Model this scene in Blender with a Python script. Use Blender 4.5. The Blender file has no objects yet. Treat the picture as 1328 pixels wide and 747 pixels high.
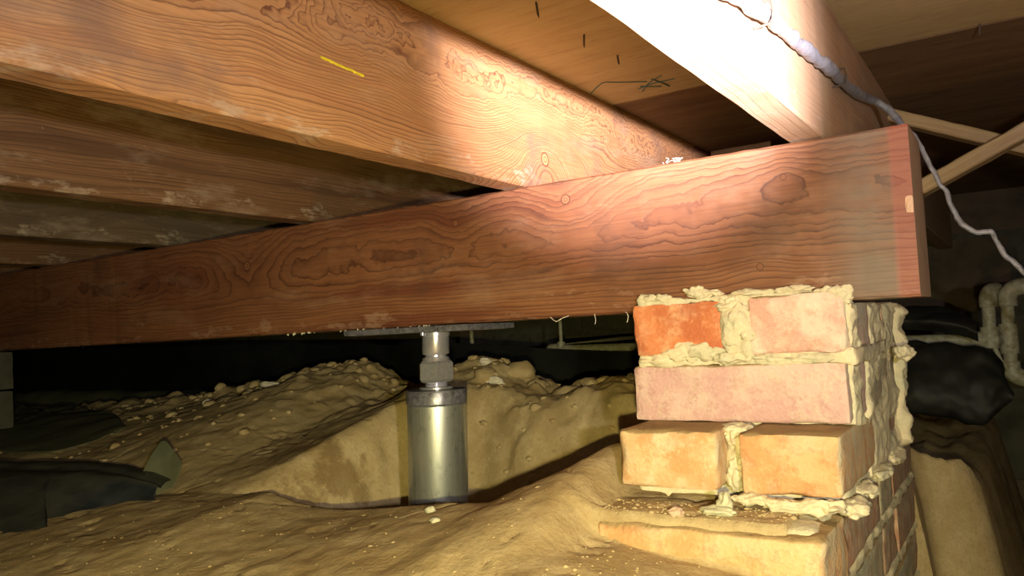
import bpy, bmesh, math, random
import numpy as np
from mathutils import Matrix, Vector
C = bpy.context.scene.collection
sc = bpy.context.scene

# ------------------------------------------------------------------ camera
cam = bpy.data.cameras.new('camera'); camo = bpy.data.objects.new('camera', cam); C.objects.link(camo)
R = [[0.8399, -0.0719, -0.5380], [0.5404, 0.0177, 0.8412], [-0.0510, -0.9973, 0.0537]]   # columns: right, down, forward
M4 = Matrix(((R[0][0], -R[0][1], -R[0][2], 0), (R[1][0], -R[1][1], -R[1][2], 0), (R[2][0], -R[2][1], -R[2][2], 0), (0, 0, 0, 1)))
camo.matrix_world = M4
cam.sensor_width = 36; cam.lens = 1021 / 1328 * 36; cam.clip_start = .02; cam.clip_end = 50
sc.camera = camo
# ------------------------------------------------------------------ world and lights
w = bpy.data.worlds.new('world'); sc.world = w; w.use_nodes = True
w.node_tree.nodes['Background'].inputs[0].default_value = (.5, .55, .45, 1)
w.node_tree.nodes['Background'].inputs[1].default_value = .006

def spot(name, loc, aim, energy, color, angle, blend, radius):
    l = bpy.data.lights.new(name, 'SPOT'); o = bpy.data.objects.new(name, l); C.objects.link(o)
    o.location = loc; o.rotation_euler = (Vector(aim) - Vector(loc)).to_track_quat('-Z', 'Y').to_euler()
    l.energy = energy; l.color = color; l.spot_size = math.radians(angle); l.spot_blend = blend; l.shadow_soft_size = radius
    return o
LP = (.15, -.04, .012)
spot('flashlight_spill', LP, (-.40, .72, .16), 16, (1, .91, .84), 128, 1, .010)
spot('flashlight_core', LP, (-.375, .80, .280), 330, (1, .91, .95), 26, 1, .010)
spot('phone_flash', (.018, -.03, -.034), (-.46, .56, -.37), 27, (1, .86, .30), 114, 1, .006)

sc.view_settings.view_transform = 'Standard'; sc.view_settings.look = 'None'
sc.view_settings.gamma = 1; sc.view_settings.exposure = 0; sc.view_settings.use_curve_mapping = False

# ------------------------------------------------------------------ noise helpers (numpy)
def _h(ix, iy, iz, s):
    n = (ix * 374761393 + iy * 668265263 + iz * 2147483647 + s * 1274126177) & 0xffffffff
    n = ((n ^ (n >> 13)) * 1274126177) & 0xffffffff
    return ((n ^ (n >> 16)) & 0xffff) / 32767.5 - 1
def vn(p, s=0):
    p = np.asarray(p, float); i = np.floor(p).astype(np.int64); f = p - i; f = f * f * (3 - 2 * f)
    r = 0
    for a in (0, 1):
        for b in (0, 1):
            for c in (0, 1):
                wt = (f[..., 0] if a else 1 - f[..., 0]) * (f[..., 1] if b else 1 - f[..., 1]) * (f[..., 2] if c else 1 - f[..., 2])
                r = r + wt * _h(i[..., 0] + a, i[..., 1] + b, i[..., 2] + c, s)
    return r
def fbm(p, oct=4, s=0, g=.5):
    p = np.asarray(p, float); r = 0; a = 1
    for k in range(oct):
        r = r + a * vn(p * (2.03 ** k) + k * 7.3, s + k); a *= g
    return r
def sstep(x): x = np.clip(x, 0, 1); return x * x * (3 - 2 * x)

# ------------------------------------------------------------------ material helpers
class NT:
    def __init__(s, name):
        s.m = bpy.data.materials.new(name); s.m.use_nodes = True; s.t = s.m.node_tree; s.n = s.t.nodes
        s.b = s.n['Principled BSDF']; s.tc = s.n.new('ShaderNodeTexCoord')
        s.obj = s.tc.outputs['Object']
    def put(s, sock, v):
        if hasattr(v, 'is_output'): s.t.links.new(v, sock)
        else: sock.default_value = v
    def math(s, op, a, b=0, c=None, clamp=False):
        n = s.n.new('ShaderNodeMath'); n.operation = op; n.use_clamp = clamp
        s.put(n.inputs[0], a); s.put(n.inputs[1], b)
        if c is not None: s.put(n.inputs[2], c)
        return n.outputs[0]
    def add(s, a, b): return s.math('ADD', a, b)
    def mul(s, a, b): return s.math('MULTIPLY', a, b)
    def sub(s, a, b): return s.math('SUBTRACT', a, b)
    def sep(s, v): n = s.n.new('ShaderNodeSeparateXYZ'); s.put(n.inputs[0], v); return n.outputs
    def comb(s, x, y, z):
        n = s.n.new('ShaderNodeCombineXYZ'); s.put(n.inputs[0], x); s.put(n.inputs[1], y); s.put(n.inputs[2], z); return n.outputs[0]
    def scale(s, v, k):
        n = s.n.new('ShaderNodeVectorMath'); n.operation = 'MULTIPLY'; s.put(n.inputs[0], v); n.inputs[1].default_value = k; return n.outputs[0]
    def noise(s, v, sc_, det=4, rough=.55, dist=0, col=False):
        n = s.n.new('ShaderNodeTexNoise'); s.put(n.inputs['Vector'], v); n.inputs['Scale'].default_value = sc_
        n.inputs['Detail'].default_value = det; n.inputs['Roughness'].default_value = rough; n.inputs['Distortion'].default_value = dist
        return n.outputs['Color' if col else 'Fac']
    def vor(s, v, sc_, feat='F1'):
        n = s.n.new('ShaderNodeTexVoronoi'); n.feature = feat; s.put(n.inputs['Vector'], v); n.inputs['Scale'].default_value = sc_
        return n.outputs['Distance']
    def ramp(s, f, stops, interp='LINEAR'):
        n = s.n.new('ShaderNodeValToRGB'); n.color_ramp.interpolation = interp; s.put(n.inputs[0], f)
        e = n.color_ramp.elements
        while len(e) < len(stops): e.new(.5)
        for k, (p, c) in enumerate(stops):
            e[k].position = p; e[k].color = (c, c, c, 1) if not hasattr(c, '__len__') else (*c, 1)
        return n.outputs[0]
    def mix(s, f, a, b, mode='MIX'):
        n = s.n.new('ShaderNodeMix'); n.data_type = 'RGBA'; n.blend_type = mode; n.clamp_factor = True
        s.put(n.inputs[0], f)
        for k, v in ((6, a), (7, b)): s.put(n.inputs[k], v if hasattr(v, 'is_output') else (*v, 1))
        return n.outputs[2]
    def bump(s, h, st, d=.001):
        n = s.n.new('ShaderNodeBump'); n.inputs['Strength'].default_value = st; n.inputs['Distance'].default_value = d
        s.put(n.inputs['Height'], h); s.t.links.new(n.outputs[0], s.b.inputs['Normal'])
    def out(s, col, rough=.8, metal=0, spec=.3):
        s.put(s.b.inputs['Base Color'], col if hasattr(col, 'is_output') else (*col, 1)); s.put(s.b.inputs['Roughness'], rough)
        s.put(s.b.inputs['Metallic'], metal); s.b.inputs['Specular IOR Level'].default_value = spec
        return s.m

def wood(name, light, mid, dark, d=.05, v0=.06, w0=-.3, freq=330, warp=1.0, wsc=(4, 14, 6), knots=(), seed=0, rough=.55, contrast=1.0,
         stain=None, stain_amt=.5, worn=(.62, .52, .42), worn_amt=.35, spec=.35, jag=0.0, jv=0.0, end=None, band=.5, deep=None):
    t = NT(name); s = t.sep(t.obj); u, wth, v = s[0], s[1], s[2]
    off = t.comb(t.add(t.mul(u, wsc[0]), seed * 3.7), t.mul(wth, wsc[2]), t.mul(v, wsc[1]))
    n1 = t.sub(t.noise(off, 1, 2, .5), .5)
    fine = t.sub(t.noise(t.comb(t.mul(u, 30), t.mul(wth, 60), t.mul(v, 70)), 1, 2), .5)
    dv = t.sub(v, v0); dw = t.add(wth, w0 * 0 - d)
    r = t.math('SQRT', t.add(t.mul(dv, dv), t.mul(dw, dw)))
    r = t.add(r, t.mul(n1, .06 * warp))
    r = t.add(r, t.mul(fine, .0012))
    kd = None
    for (ku, kv, ks, kk) in knots:
        du = t.mul(t.sub(u, ku), 1 / (ks * 2.6)); dz = t.mul(t.sub(v, kv), 1 / (ks * 1.7))
        q = t.add(t.mul(du, du), t.mul(dz, dz)); g = t.math('EXPONENT', t.mul(q, -1))
        r = t.add(r, t.mul(g, kk))
        du2 = t.mul(t.sub(u, ku), 1 / (ks * .27)); dz2 = t.mul(t.sub(v, kv), 1 / (ks * .27))
        q2 = t.math('SQRT', t.add(t.mul(du2, du2), t.mul(dz2, dz2)))
        kd = q2 if kd is None else t.math('MINIMUM', kd, q2)
    if jag:
        jn = t.sub(t.noise(t.comb(t.mul(u, 26), 0, t.mul(v, 34)), 1, 3, .6), .5)
        r = t.add(r, t.mul(t.mul(jn, t.ramp(t.math('MULTIPLY_ADD', t.sub(v, jv), 14, .5), [(.3, 0), (.8, 1)])), jag))
    rn = t.noise(t.comb(t.mul(r, 95), t.mul(u, 2.2), 0), 1, 2)
    fr = t.math('FRACT', t.add(t.mul(r, freq), t.mul(rn, 3.5)))
    bnd = t.ramp(t.noise(t.comb(t.mul(r, 60), t.mul(u, 1.6), seed + 7), 1, 3, .55), [(.53, 0), (.62, 1)])
    cmod = t.ramp(t.noise(t.comb(t.mul(u, 5), t.mul(wth, 9), t.mul(v, 30)), 1, 3), [(.3, .55), (.6, 1)])
    ring = t.ramp(fr, [(0, .0), (.5, .10), (.78, .45), (.92, 1), (1, .0)])
    fib = t.noise(t.comb(t.mul(u, 14), t.mul(wth, 400), t.mul(v, 520)), 1, 3, .6)
    blot = t.noise(t.comb(t.mul(u, 3), t.mul(wth, 9), t.mul(v, 13)), 1, 4, .6)
    lightc = t.mix(t.ramp(blot, [(.35, 0), (.68, 1)]), light, mid)
    mott = t.noise(t.comb(t.mul(u, 11), t.mul(wth, 30), t.mul(v, 26)), 1, 5, .7)
    lightc = t.mix(t.mul(t.ramp(mott, [(.42, 0), (.72, 1)]), .6), lightc, mid)
    lightc = t.mix(t.mul(bnd, band), lightc, deep or dark)
    col = t.mix(t.mul(t.mul(ring, cmod), .9 * contrast), lightc, dark)
    scr = t.ramp(t.noise(t.comb(t.mul(u, 60), t.mul(wth, 90), t.mul(v, 75)), 1, 3, .75), [(.70, 0), (.76, 1)])
    col = t.mix(t.mul(scr, .4), col, worn)
    col = t.mix(t.mul(t.ramp(fib, [(.45, 0), (.62, 1)]), .5), col, t.mix(.45, mid, dark))
    wn = t.ramp(t.noise(t.comb(t.mul(u, 7), t.mul(wth, 20), t.mul(v, 22)), 1, 5, .7), [(.52, 0), (.75, 1)])
    col = t.mix(t.mul(wn, worn_amt), col, worn)
    fl = t.ramp(t.add(t.noise(t.comb(t.mul(u, 24), t.mul(wth, 30), t.mul(v, 60)), 1, 4, .7), t.math('MULTIPLY', t.math('ABSOLUTE', t.add(v, .064)), -6)), [(.50, 0), (.60, 1)])
    col = t.mix(t.mul(fl, .38), col, worn)
    if stain:
        st = t.ramp(t.noise(t.comb(t.add(t.mul(u, 9), 11), t.mul(wth, 16), t.mul(v, 12)), 1, 4, .65), [(.56, 0), (.7, 1)])
        col = t.mix(t.mul(st, stain_amt), col, stain)
    if kd is not None:
        kf = t.math('FRACT', t.mul(kd, 2.2)); kc = t.ramp(kf, [(0, light), (.6, mid), (.95, dark), (1, light)])
        col = t.mix(t.ramp(kd, [(.85, 1), (1, 0)]), col, kc)
        rim = t.ramp(kd, [(.8, 0), (.95, 1), (1.0, 1), (1.0, 0)])
        edge = t.ramp(t.math('ABSOLUTE', t.sub(kd, .97), 0), [(0, .9), (.12, 0)])
        col = t.mix(edge, col, dark)
    if end:
        eu = t.sub(u, end)
        grey = t.mul(t.ramp(t.math('MULTIPLY_ADD', eu, 10, .9), [(.15, 0), (.55, .75), (.74, .6), (.78, 0)]), t.ramp(mott, [(.35, .35), (.6, 1)]))
        col = t.mix(grey, col, (.20, .17, .14))
        col = t.mix(t.ramp(t.math('MULTIPLY_ADD', t.add(eu, t.mul(mott, .004)), 10, .9), [(.75, 0), (.78, .4), (.88, .4)]), col, (.38, .13, .11))
    if end:
        gn = t.n.new('ShaderNodeNewGeometry'); nx_ = t.sep(gn.outputs['True Normal'])[0]
        col = t.mix(t.ramp(nx_, [(.8, 0), (.95, 1)]), col, t.mix(mott, (.55, .38, .26), (.30, .20, .14)))
    t.bump(t.sub(t.mul(fib, .6), t.mul(ring, .5)), .35, .0008)
    return t.out(col, t.add(rough, t.mul(ring, .1)), 0, spec)

# ------------------------------------------------------------------ object helpers
def obj(name, verts, faces, m, parent=None, smooth=False):
    me = bpy.data.meshes.new(name)
    me.from_pydata([tuple(map(float, v)) for v in verts], [], [tuple(int(i) for i in f) for f in faces])
    me.update()
    if smooth: me.shade_smooth()
    o = bpy.data.objects.new(name, me); C.objects.link(o)
    if m: me.materials.append(m)
    if parent: o.parent = parent
    return o
def from_bm(name, bm, m, parent=None, smooth=False):
    bmesh.ops.recalc_face_normals(bm, faces=bm.faces)
    me = bpy.data.meshes.new(name); bm.to_mesh(me); bm.free()
    if smooth: me.shade_smooth()
    o = bpy.data.objects.new(name, me); C.objects.link(o)
    if m: me.materials.append(m)
    if parent: o.parent = parent
    return o
def empty(name, loc=(0, 0, 0)):
    o = bpy.data.objects.new(name, None); o.empty_display_size = .05; C.objects.link(o); o.location = loc; return o
def tag(o, label=None, cat=None, group=None, kind=None):
    if label: o['label'] = label
    if cat: o['category'] = cat
    if group: o['group'] = group
    if kind: o['kind'] = kind
    return o
def merge(parts):
    V = []; F = []; k = 0
    for v, f in parts:
        V.append(np.asarray(v)); F += [tuple(i + k for i in q) for q in f]; k += len(v)
    return np.concatenate(V), F
def rbox(size, seg=(8, 4, 4), rad=.003, amp=.001, nsc=60, seed=0, chip=0.0):
    """box with rounded, uneven, chipped edges; centred on the origin"""
    h = np.array(size) / 2; n = seg; idx = {}; V = []; F = []
    def vid(i, j, k):
        key = (i, j, k)
        if key not in idx: idx[key] = len(V); V.append((i / n[0] * 2 - 1, j / n[1] * 2 - 1, k / n[2] * 2 - 1))
        return idx[key]
    for i in range(n[0]):
        for j in range(n[1]):
            F.append((vid(i, j, 0), vid(i, j + 1, 0), vid(i + 1, j + 1, 0), vid(i + 1, j, 0)))
            F.append((vid(i, j, n[2]), vid(i + 1, j, n[2]), vid(i + 1, j + 1, n[2]), vid(i, j + 1, n[2])))
    for i in range(n[0]):
        for k in range(n[2]):
            F.append((vid(i, 0, k), vid(i + 1, 0, k), vid(i + 1, 0, k + 1), vid(i, 0, k + 1)))
            F.append((vid(i, n[1], k), vid(i, n[1], k + 1), vid(i + 1, n[1], k + 1), vid(i + 1, n[1], k)))
    for j in range(n[1]):
        for k in range(n[2]):
            F.append((vid(0, j, k), vid(0, j, k + 1), vid(0, j + 1, k + 1), vid(0, j + 1, k)))
            F.append((vid(n[0], j, k), vid(n[0], j + 1, k), vid(n[0], j + 1, k + 1), vid(n[0], j, k + 1)))
    p = np.array(V)
    # push grid lines toward the edges so rounding has support
    p = np.sign(p) * (1 - (1 - np.abs(p)) ** 1.35)
    p = p * h
    q = p * nsc + seed * 13.1
    rr = rad * (1 + chip * np.clip(fbm(q * .5, 2, seed + 5), 0, 1)[:, None])
    inner = np.clip(p, -h + rr, h - rr); dd = p - inner; L = np.linalg.norm(dd, axis=1, keepdims=True) + 1e-9
    nn = dd / L; p = inner + nn * rr
    p = p + nn * (fbm(q, 3, seed) * amp)[:, None]
    return p, F
def tube(path, rad, sides=10, seed=0, lump=0, lsc=80, cap=True, aspect=1):
    P = np.array(path, float); n = len(P); T = np.gradient(P, axis=0); T /= np.linalg.norm(T, axis=1, keepdims=True) + 1e-12
    ref = np.array([0, 0, 1.]); V = []; F = []
    Rr = np.full(n, rad) if np.isscalar(rad) else np.asarray(rad)
    a = None
    for i in range(n):
        if a is None:
            a = np.cross(T[i], ref)
            if np.linalg.norm(a) < .1: a = np.cross(T[i], [1., 0, 0])
        a = a - T[i] * np.dot(a, T[i]); a /= np.linalg.norm(a); b = np.cross(T[i], a)
        for k in range(sides):
            th = 2 * math.pi * k / sides
            V.append(P[i] + Rr[i] * (a * math.cos(th) * aspect + b * math.sin(th)))
    for i in range(n - 1):
        for k in range(sides):
            k2 = (k + 1) % sides
            F.append((i * sides + k, i * sides + k2, (i + 1) * sides + k2, (i + 1) * sides + k))
    if cap: F.append(tuple(range(sides - 1, -1, -1))); F.append(tuple((n - 1) * sides + k for k in range(sides)))
    V = np.array(V)
    if lump: V = V + (fbm(V * lsc, 2, seed)[:, None]) * lump
    return V, F
def catmull(pts, n=8):
    P = [np.array(p, float) for p in pts]; P = [2 * P[0] - P[1]] + P + [2 * P[-1] - P[-2]]; out = []
    for i in range(1, len(P) - 2):
        for k in range(n):
            t = k / n
            out.append(.5 * ((2 * P[i]) + (-P[i - 1] + P[i + 1]) * t + (2 * P[i - 1] - 5 * P[i] + 4 * P[i + 1] - P[i + 2]) * t * t + (-P[i - 1] + 3 * P[i] - 3 * P[i + 1] + P[i + 2]) * t ** 3))
    out.append(P[-2]); return out
def lathe(prof, sides=48):
    V = []; F = []; n = len(prof)
    for (r, z) in prof:
        for k in range(sides):
            th = 2 * math.pi * k / sides; V.append((r * math.cos(th), r * math.sin(th), z))
    for i in range(n - 1):
        for k in range(sides):
            k2 = (k + 1) % sides; F.append((i * sides + k, i * sides + k2, (i + 1) * sides + k2, (i + 1) * sides + k))
    F.append(tuple(range(sides - 1, -1, -1))); F.append(tuple((n - 1) * sides + k for k in range(sides)))
    return V, F
def lumber(name, L, T, H, m, seed=0, nseg=60, wav=.0008, bev=.002, cut=0):
    """a sawn timber, length along local X, thickness Y, height Z, with softly worn, slightly wavy arrises"""
    prof = []
    for (sy, sz) in ((-1, -1), (1, -1), (1, 1), (-1, 1)):
        for e in ((0, 1), (1, 0)) if sy * sz > 0 else ((1, 0), (0, 1)):
            prof.append((sy * (T / 2 - bev * e[0]), sz * (H / 2 - bev * e[1])))
    k = len(prof); V = []; F = []
    for i in range(nseg + 1):
        u = (i / nseg - .5) * L
        for (y, z) in prof: V.append((u + (z / H) * cut if i == nseg else u, y, z))
    V = np.array(V); nz = fbm(np.stack([V[:, 0] * 40, V[:, 1] * 200, V[:, 2] * 200], 1), 3, seed) * wav
    V[:, 1] -= np.sign(V[:, 1]) * np.abs(nz); V[:, 2] -= np.sign(V[:, 2]) * np.abs(nz[::1]) * .8
    for i in range(nseg):
        for j in range(k):
            j2 = (j + 1) % k; F.append((i * k + j, i * k + j2, (i + 1) * k + j2, (i + 1) * k + j))
    F.append(tuple(range(k - 1, -1, -1))); F.append(tuple(nseg * k + j for j in range(k)))
    return obj(name, V, F, m)

# ------------------------------------------------------------------ materials
def soil_mat():
    t = NT('dry_soil'); p = t.obj
    big = t.noise(p, 5, 4, .6); med = t.noise(p, 28, 5, .65); fine = t.noise(p, 240, 3, .7)
    col = t.mix(t.ramp(big, [(.35, 0), (.65, 1)]), (.44, .34, .19), (.34, .25, .13))
    col = t.mix(t.ramp(med, [(.42, 0), (.72, 1)]), col, (.52, .42, .26))
    col = t.mix(t.mul(t.ramp(fine, [(.5, 0), (.75, 1)]), .5), col, (.27, .18, .09))
    s = t.sep(p)
    # damp stain low in the hole
    dx = t.mul(t.add(s[0], .82), 1 / .10); dy = t.mul(t.add(s[1], -.76), 1 / .13); dz = t.mul(t.add(s[2], .19), 1 / .075)
    q = t.add(t.add(t.mul(dx, dx), t.mul(dz, dz)), t.mul(dy, dy))
    damp = t.ramp(t.add(q, t.mul(t.sub(t.noise(p, 22, 4, .7), .5), 2.2)), [(.55, 1), (.8, 0)])
    col = t.mix(t.mul(damp, .55), col, (.15, .095, .04))
    deep = t.ramp(s[2], [(0, 0), (1, 0)])
    t.bump(t.add(t.mul(med, .8), t.mul(fine, .35)), .7, .004)
    return t.out(col, .95, 0, .12)
SOIL = soil_mat()
def clod_mat():
    t = NT('soil_clod'); n = t.noise(t.obj, 60, 4, .7)
    t.bump(t.noise(t.obj, 300, 3), .5, .002)
    return t.out(t.mix(n, (.48, .35, .20), (.33, .22, .12)), .95, 0, .1)
CLOD = clod_mat()
def chip_mat(name, a, b):
    t = NT(name); n = t.noise(t.obj, 200, 3); t.bump(n, .5, .001)
    return t.out(t.mix(n, a, b), .8)
CHIP = chip_mat('pale_chip', (.8, .76, .66), (.55, .5, .42)); GCHIP = chip_mat('grey_mortar_chip', (.42, .43, .33), (.6, .57, .43)); PCHIP = chip_mat('pink_chip', (.62, .45, .36), (.5, .36, .28))

def brick_mat(name, a, b, c, smear=.35, smcol=(.62, .58, .47), dust=True, side_smear=.6):
    t = NT(name); p = t.obj
    n1 = t.noise(p, 22, 5, .65); n2 = t.noise(p, 70, 4, .7); n3 = t.noise(p, 320, 2, .6)
    col = t.mix(t.ramp(n1, [(.42, 0), (.56, 1)]), a, b)
    col = t.mix(t.ramp(n2, [(.5, 0), (.66, 1)]), col, c)
    col = t.mix(t.mul(t.ramp(n3, [(.5, 0), (.7, 1)]), .35), col, b)
    g = t.n.new('ShaderNodeNewGeometry')
    nv = t.sep(g.outputs['Normal'])
    sm = t.ramp(t.noise(t.scale(p, (1, 1, 1)), 34, 5, .72), [(.5, 0), (.62, 1)])
    col = t.mix(t.mul(sm, smear), col, smcol)
    # mortar droppings and lime streaks on the flank of the pier
    st = t.ramp(t.noise(t.scale(p, (1, 3.2, .8)), 26, 5, .7), [(.42, 0), (.6, 1)])
    fl = t.ramp(nv[0], [(.5, 0), (.85, 1)])
    col = t.mix(t.mul(t.mul(st, fl), side_smear), col, (.50, .50, .40))
    if dust:
        up = t.ramp(t.add(nv[2], t.mul(t.sub(n2, .5), .5)), [(.45, 0), (.7, 1)])
        col = t.mix(up, col, (.33, .235, .12))
    t.bump(t.add(t.mul(n2, .8), t.mul(n3, .4)), .8, .003)
    return t.out(col, .9, 0, .2)
B_OR = brick_mat('brick_orange', (.62, .22, .10), (.50, .15, .07), (.72, .34, .18), .12, dust=True)
B_PK = brick_mat('brick_pale_pink', (.66, .38, .33), (.76, .58, .50), (.58, .32, .26), .4, (.78, .72, .62))
B_PU = brick_mat('brick_dusky_pink', (.58, .36, .36), (.66, .47, .44), (.50, .28, .28), .35, (.70, .64, .50))
B_YO = brick_mat('brick_buff_orange', (.58, .31, .15), (.62, .42, .24), (.50, .24, .11), .3)
B_TN = brick_mat('brick_tan', (.60, .41, .24), (.58, .32, .16), (.66, .50, .32), .35)
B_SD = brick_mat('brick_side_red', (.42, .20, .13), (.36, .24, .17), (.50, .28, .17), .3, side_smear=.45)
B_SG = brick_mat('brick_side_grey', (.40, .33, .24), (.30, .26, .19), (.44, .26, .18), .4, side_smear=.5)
def mortar_mat():
    t = NT('lime_mortar'); p = t.obj
    n1 = t.noise(p, 30, 5, .7); n2 = t.noise(p, 180, 4, .7)
    col = t.mix(t.ramp(n1, [(.38, 0), (.66, 1)]), (.72, .62, .45), (.52, .50, .37))
    col = t.mix(t.mul(t.ramp(n2, [(.5, 0), (.7, 1)]), .5), col, (.84, .77, .62))
    g = t.n.new('ShaderNodeNewGeometry'); nv = t.sep(g.outputs['Normal']); s = t.sep(p)
    low = t.ramp(t.add(s[2], t.mul(t.sub(n1, .5), .06)), [(0, 0), (.0, 0)])
    t.bump(t.add(n1, t.mul(n2, .6)), .8, .003)
    return t.out(col, .95, 0, .15)
MORT = mortar_mat()
def ply_mat(name, a, b, dk, amt=.6, seed=0):
    t = NT(name); s = t.sep(t.obj)
    v = t.comb(t.add(t.mul(s[0], 5), seed), t.mul(s[1], 30), 0)
    n = t.noise(v, 1, 5, .65, 1.2)
    str_ = t.noise(t.comb(t.add(t.mul(s[0], 22), seed), t.mul(s[1], 190), 0), 1, 3, .7, .6)
    col = t.mix(t.ramp(n, [(.35, 0), (.68, 1)]), a, b)
    col = t.mix(t.mul(t.ramp(str_, [(.55, 0), (.75, 1)]), amt), col, dk)
    bl = t.noise(t.comb(t.mul(s[0], 6), t.mul(s[1], 9), seed), 1, 5, .7)
    col = t.mix(t.mul(t.ramp(bl, [(.55, 0), (.7, 1)]), .35), col, dk)
    t.bump(t.add(n, t.mul(str_, .5)), .3, .001)
    return t.out(col, .8, 0, .2)
def plain(name, col, rough=.6, metal=0, spec=.4, nz=0, nsc=80, dark=None, bump=0):
    t = NT(name); n = t.noise(t.obj, nsc, 4, .65)
    c = t.mix(t.ramp(n, [(.4, 0), (.7, nz)]), col, dark) if dark else col
    if bump: t.bump(n, bump, .002)
    return t.out(c, rough, metal, spec)
POLY = plain('black_polythene', (.008, .009, .010), .55, 0, .22, .8, 9, (.022, .024, .018), .25)
POLYD = plain('dusty_polythene', (.09, .10, .065), .7, 0, .3, 1, 7, (.17, .17, .10), .2)
def fold_mat():
    t = NT('fold_polythene'); n = t.noise(t.scale(t.obj, (1, 1, 2)), 13, 5, .65)
    g = t.n.new('ShaderNodeNewGeometry'); nv = t.sep(g.outputs['Normal'])
    up = t.ramp(t.add(nv[2], t.mul(t.sub(n, .5), .5)), [(.80, 0), (1.0, 1)])
    col = t.mix(t.ramp(n, [(.4, 0), (.7, 1)]), (.012, .016, .024), (.038, .044, .056))
    col = t.mix(t.mul(up, .22), col, (.17, .17, .11))
    t.bump(n, .3, .004)
    return t.out(col, .5, 0, .4)
FOLD = fold_mat()
WPVC = plain('dirty_white_pipe', (.36, .36, .28), .5, 0, .4, 1, 120, (.20, .18, .11))
def zinc():
    t = NT('galvanised_steel'); s = t.sep(t.obj)
    sp = t.vor(t.scale(t.obj, (1, 1, .6)), 110)
    st = t.noise(t.comb(t.mul(s[0], 160), t.mul(s[1], 160), t.mul(s[2], 7)), 1, 4, .7)
    dash = t.ramp(t.noise(t.comb(t.mul(s[0], 120), t.mul(s[1], 120), t.mul(s[2], 90)), 1, 3, .7), [(.56, 0), (.66, 1)])
    col = t.mix(t.ramp(st, [(.35, 0), (.7, 1)]), (.80, .84, .84), (.42, .46, .46))
    col = t.mix(t.mul(sp, .5), col, (.62, .66, .62)); col = t.mix(t.mul(dash, .25), col, (.12, .13, .12))
    t.bump(st, .15, .0006)
    return t.out(col, t.add(.26, t.mul(st, .2)), .85, .5)
ZINC = zinc()
CHROME = plain('bright_plated_steel', (.70, .70, .82), .22, .75, .5)
NUTM = plain('plated_nut_steel', (.55, .55, .62), .3, .7, .5, .6, 300, (.3, .3, .33), .1)
DKST = plain('dark_steel_plate', (.26, .26, .32), .36, .5, .5, .8, 200, (.05, .05, .06), .1)
CABLE = plain('grey_cable_sheath', (.36, .36, .41), .45, .1, .5, 1, 150, (.22, .22, .26), .4)

# ------------------------------------------------------------------ ground surface
CX = np.array([-4, -2.5, -1.95, -1.68, -1.45, -1.30, -1.17, -1.10, -1.02, -.94, -.86, -.78, -.73, -.68, -.62, -.56, -.49, -.40, -.3, -.14, 1])
CZ = np.array([-.15, -.14, -.13, -.115, -.098, -.082, -.054, -.044, -.050, -.088, -.078, -.045, -.050, -.066, -.090, -.080, -.074, -.088, -.115, -.145, -.15])
LX = [-4, -1.2, -.97, -.80, -.743, -.69, -.644, -.58, -.524, -.43, -.389, -.363, -.345, -.30, 1]
LY = [.60, .62, .63, .63, .62, .615, .615, .62, .62, .62, .64, .67, .71, .74, .74]
LZ = [-.20, -.195, -.19, -.18, -.172, -.180, -.184, -.180, -.172, -.160, -.143, -.130, -.117, -.112, -.112]
def ground(X, Y, detail=True):
    X = np.asarray(X, float); Y = np.asarray(Y, float)
    wob = fbm(np.stack([X * 9, Y * 0 + 3, X * 0], -1), 3, 4) * .012
    ly = np.interp(X, LX, LY) + wob * .5; lz = np.interp(X, LX, LZ); cz = np.interp(X, CX, CZ)
    front = -.208 + .0 * X
    a = sstep((Y - .30) / (ly - .30)); b = np.clip((Y - ly) / (1.08 - ly), 0, 1)
    z = np.where(Y < ly, front * (1 - a) + lz * a, lz * (1 - b ** .8) + cz * b ** .8)
    z = np.where(Y > 1.08, cz - .11 * sstep((Y - 1.08) / .28), z)
    # around the pier
    nearp = sstep((X + .335) / .04)
    zf = np.where(Y < .60, -.170 - .12 * np.clip(X + .30, 0, 1) - .05 * np.clip((.575 - Y) / .2, 0, 1), -.149)
    k = sstep((Y - .577) / .008); zf = (-.170 - .13 * np.clip(X + .30, 0, 1)) * (1 - k) - .1495 * k
    mx = nearp * sstep((.78 - Y) / .06) * sstep((Y - .3) / .2)
    z = z * (1 - mx) + zf * mx
    z = np.where((X > -.31) & (Y > .72), np.minimum(z, -.147), z)
    # hole dug for the post
    wb = fbm(np.stack([X * 12, Y * 12, X * 0], -1), 3, 9) * .016
    df = (Y - ly) / .035; db = (.985 + wb - Y) / .15; dl = (X + .83 + wb - .25 * (Y - .62)) / .13; dr = (-.318 - X) / .03
    m = sstep(np.clip(np.minimum(np.minimum(df, db), np.minimum(dl, dr)), 0, 1))
    z = z * (1 - m) + (-.37) * m
    # steep cut east of the pier
    ex = np.where(Y < 1.10, -.150, -.150 + .07 * sstep((Y - 1.16) / .1)) + wb * .6 * sstep((Y - 1.1) / .1)
    c = sstep((X - ex) / np.where(Y < 1.12, .012, .07))
    z = z * (1 - c) + np.minimum(z, -.50) * c
    if detail:
        P = np.stack([X, Y, z * .6], -1)
        far = sstep((Y - .78) / .3); inpit = m * (1 - sstep((Y - .85) / .12))
        z = z + fbm(P * 14, 3, 21) * (.0022 + .007 * far) * (1 - mx * .6)
        z = z + fbm(P * 60, 3, 31) * (.0009 + .0026 * far)
        lum = np.maximum(0, fbm(P * 38, 2, 41)) * far * (1 - m) * .009
        z = z + lum - (.004 * far * (1 - m))
        # dry cracks in the trodden crust
        cr = np.abs(fbm(P * np.array([5, 14, 5]), 3, 51)); z = z - .004 * np.exp(-(cr / .012) ** 2) * (1 - far)
    return z
def gz(x, y): return float(ground(np.array([x]), np.array([y]))[0])
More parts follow.
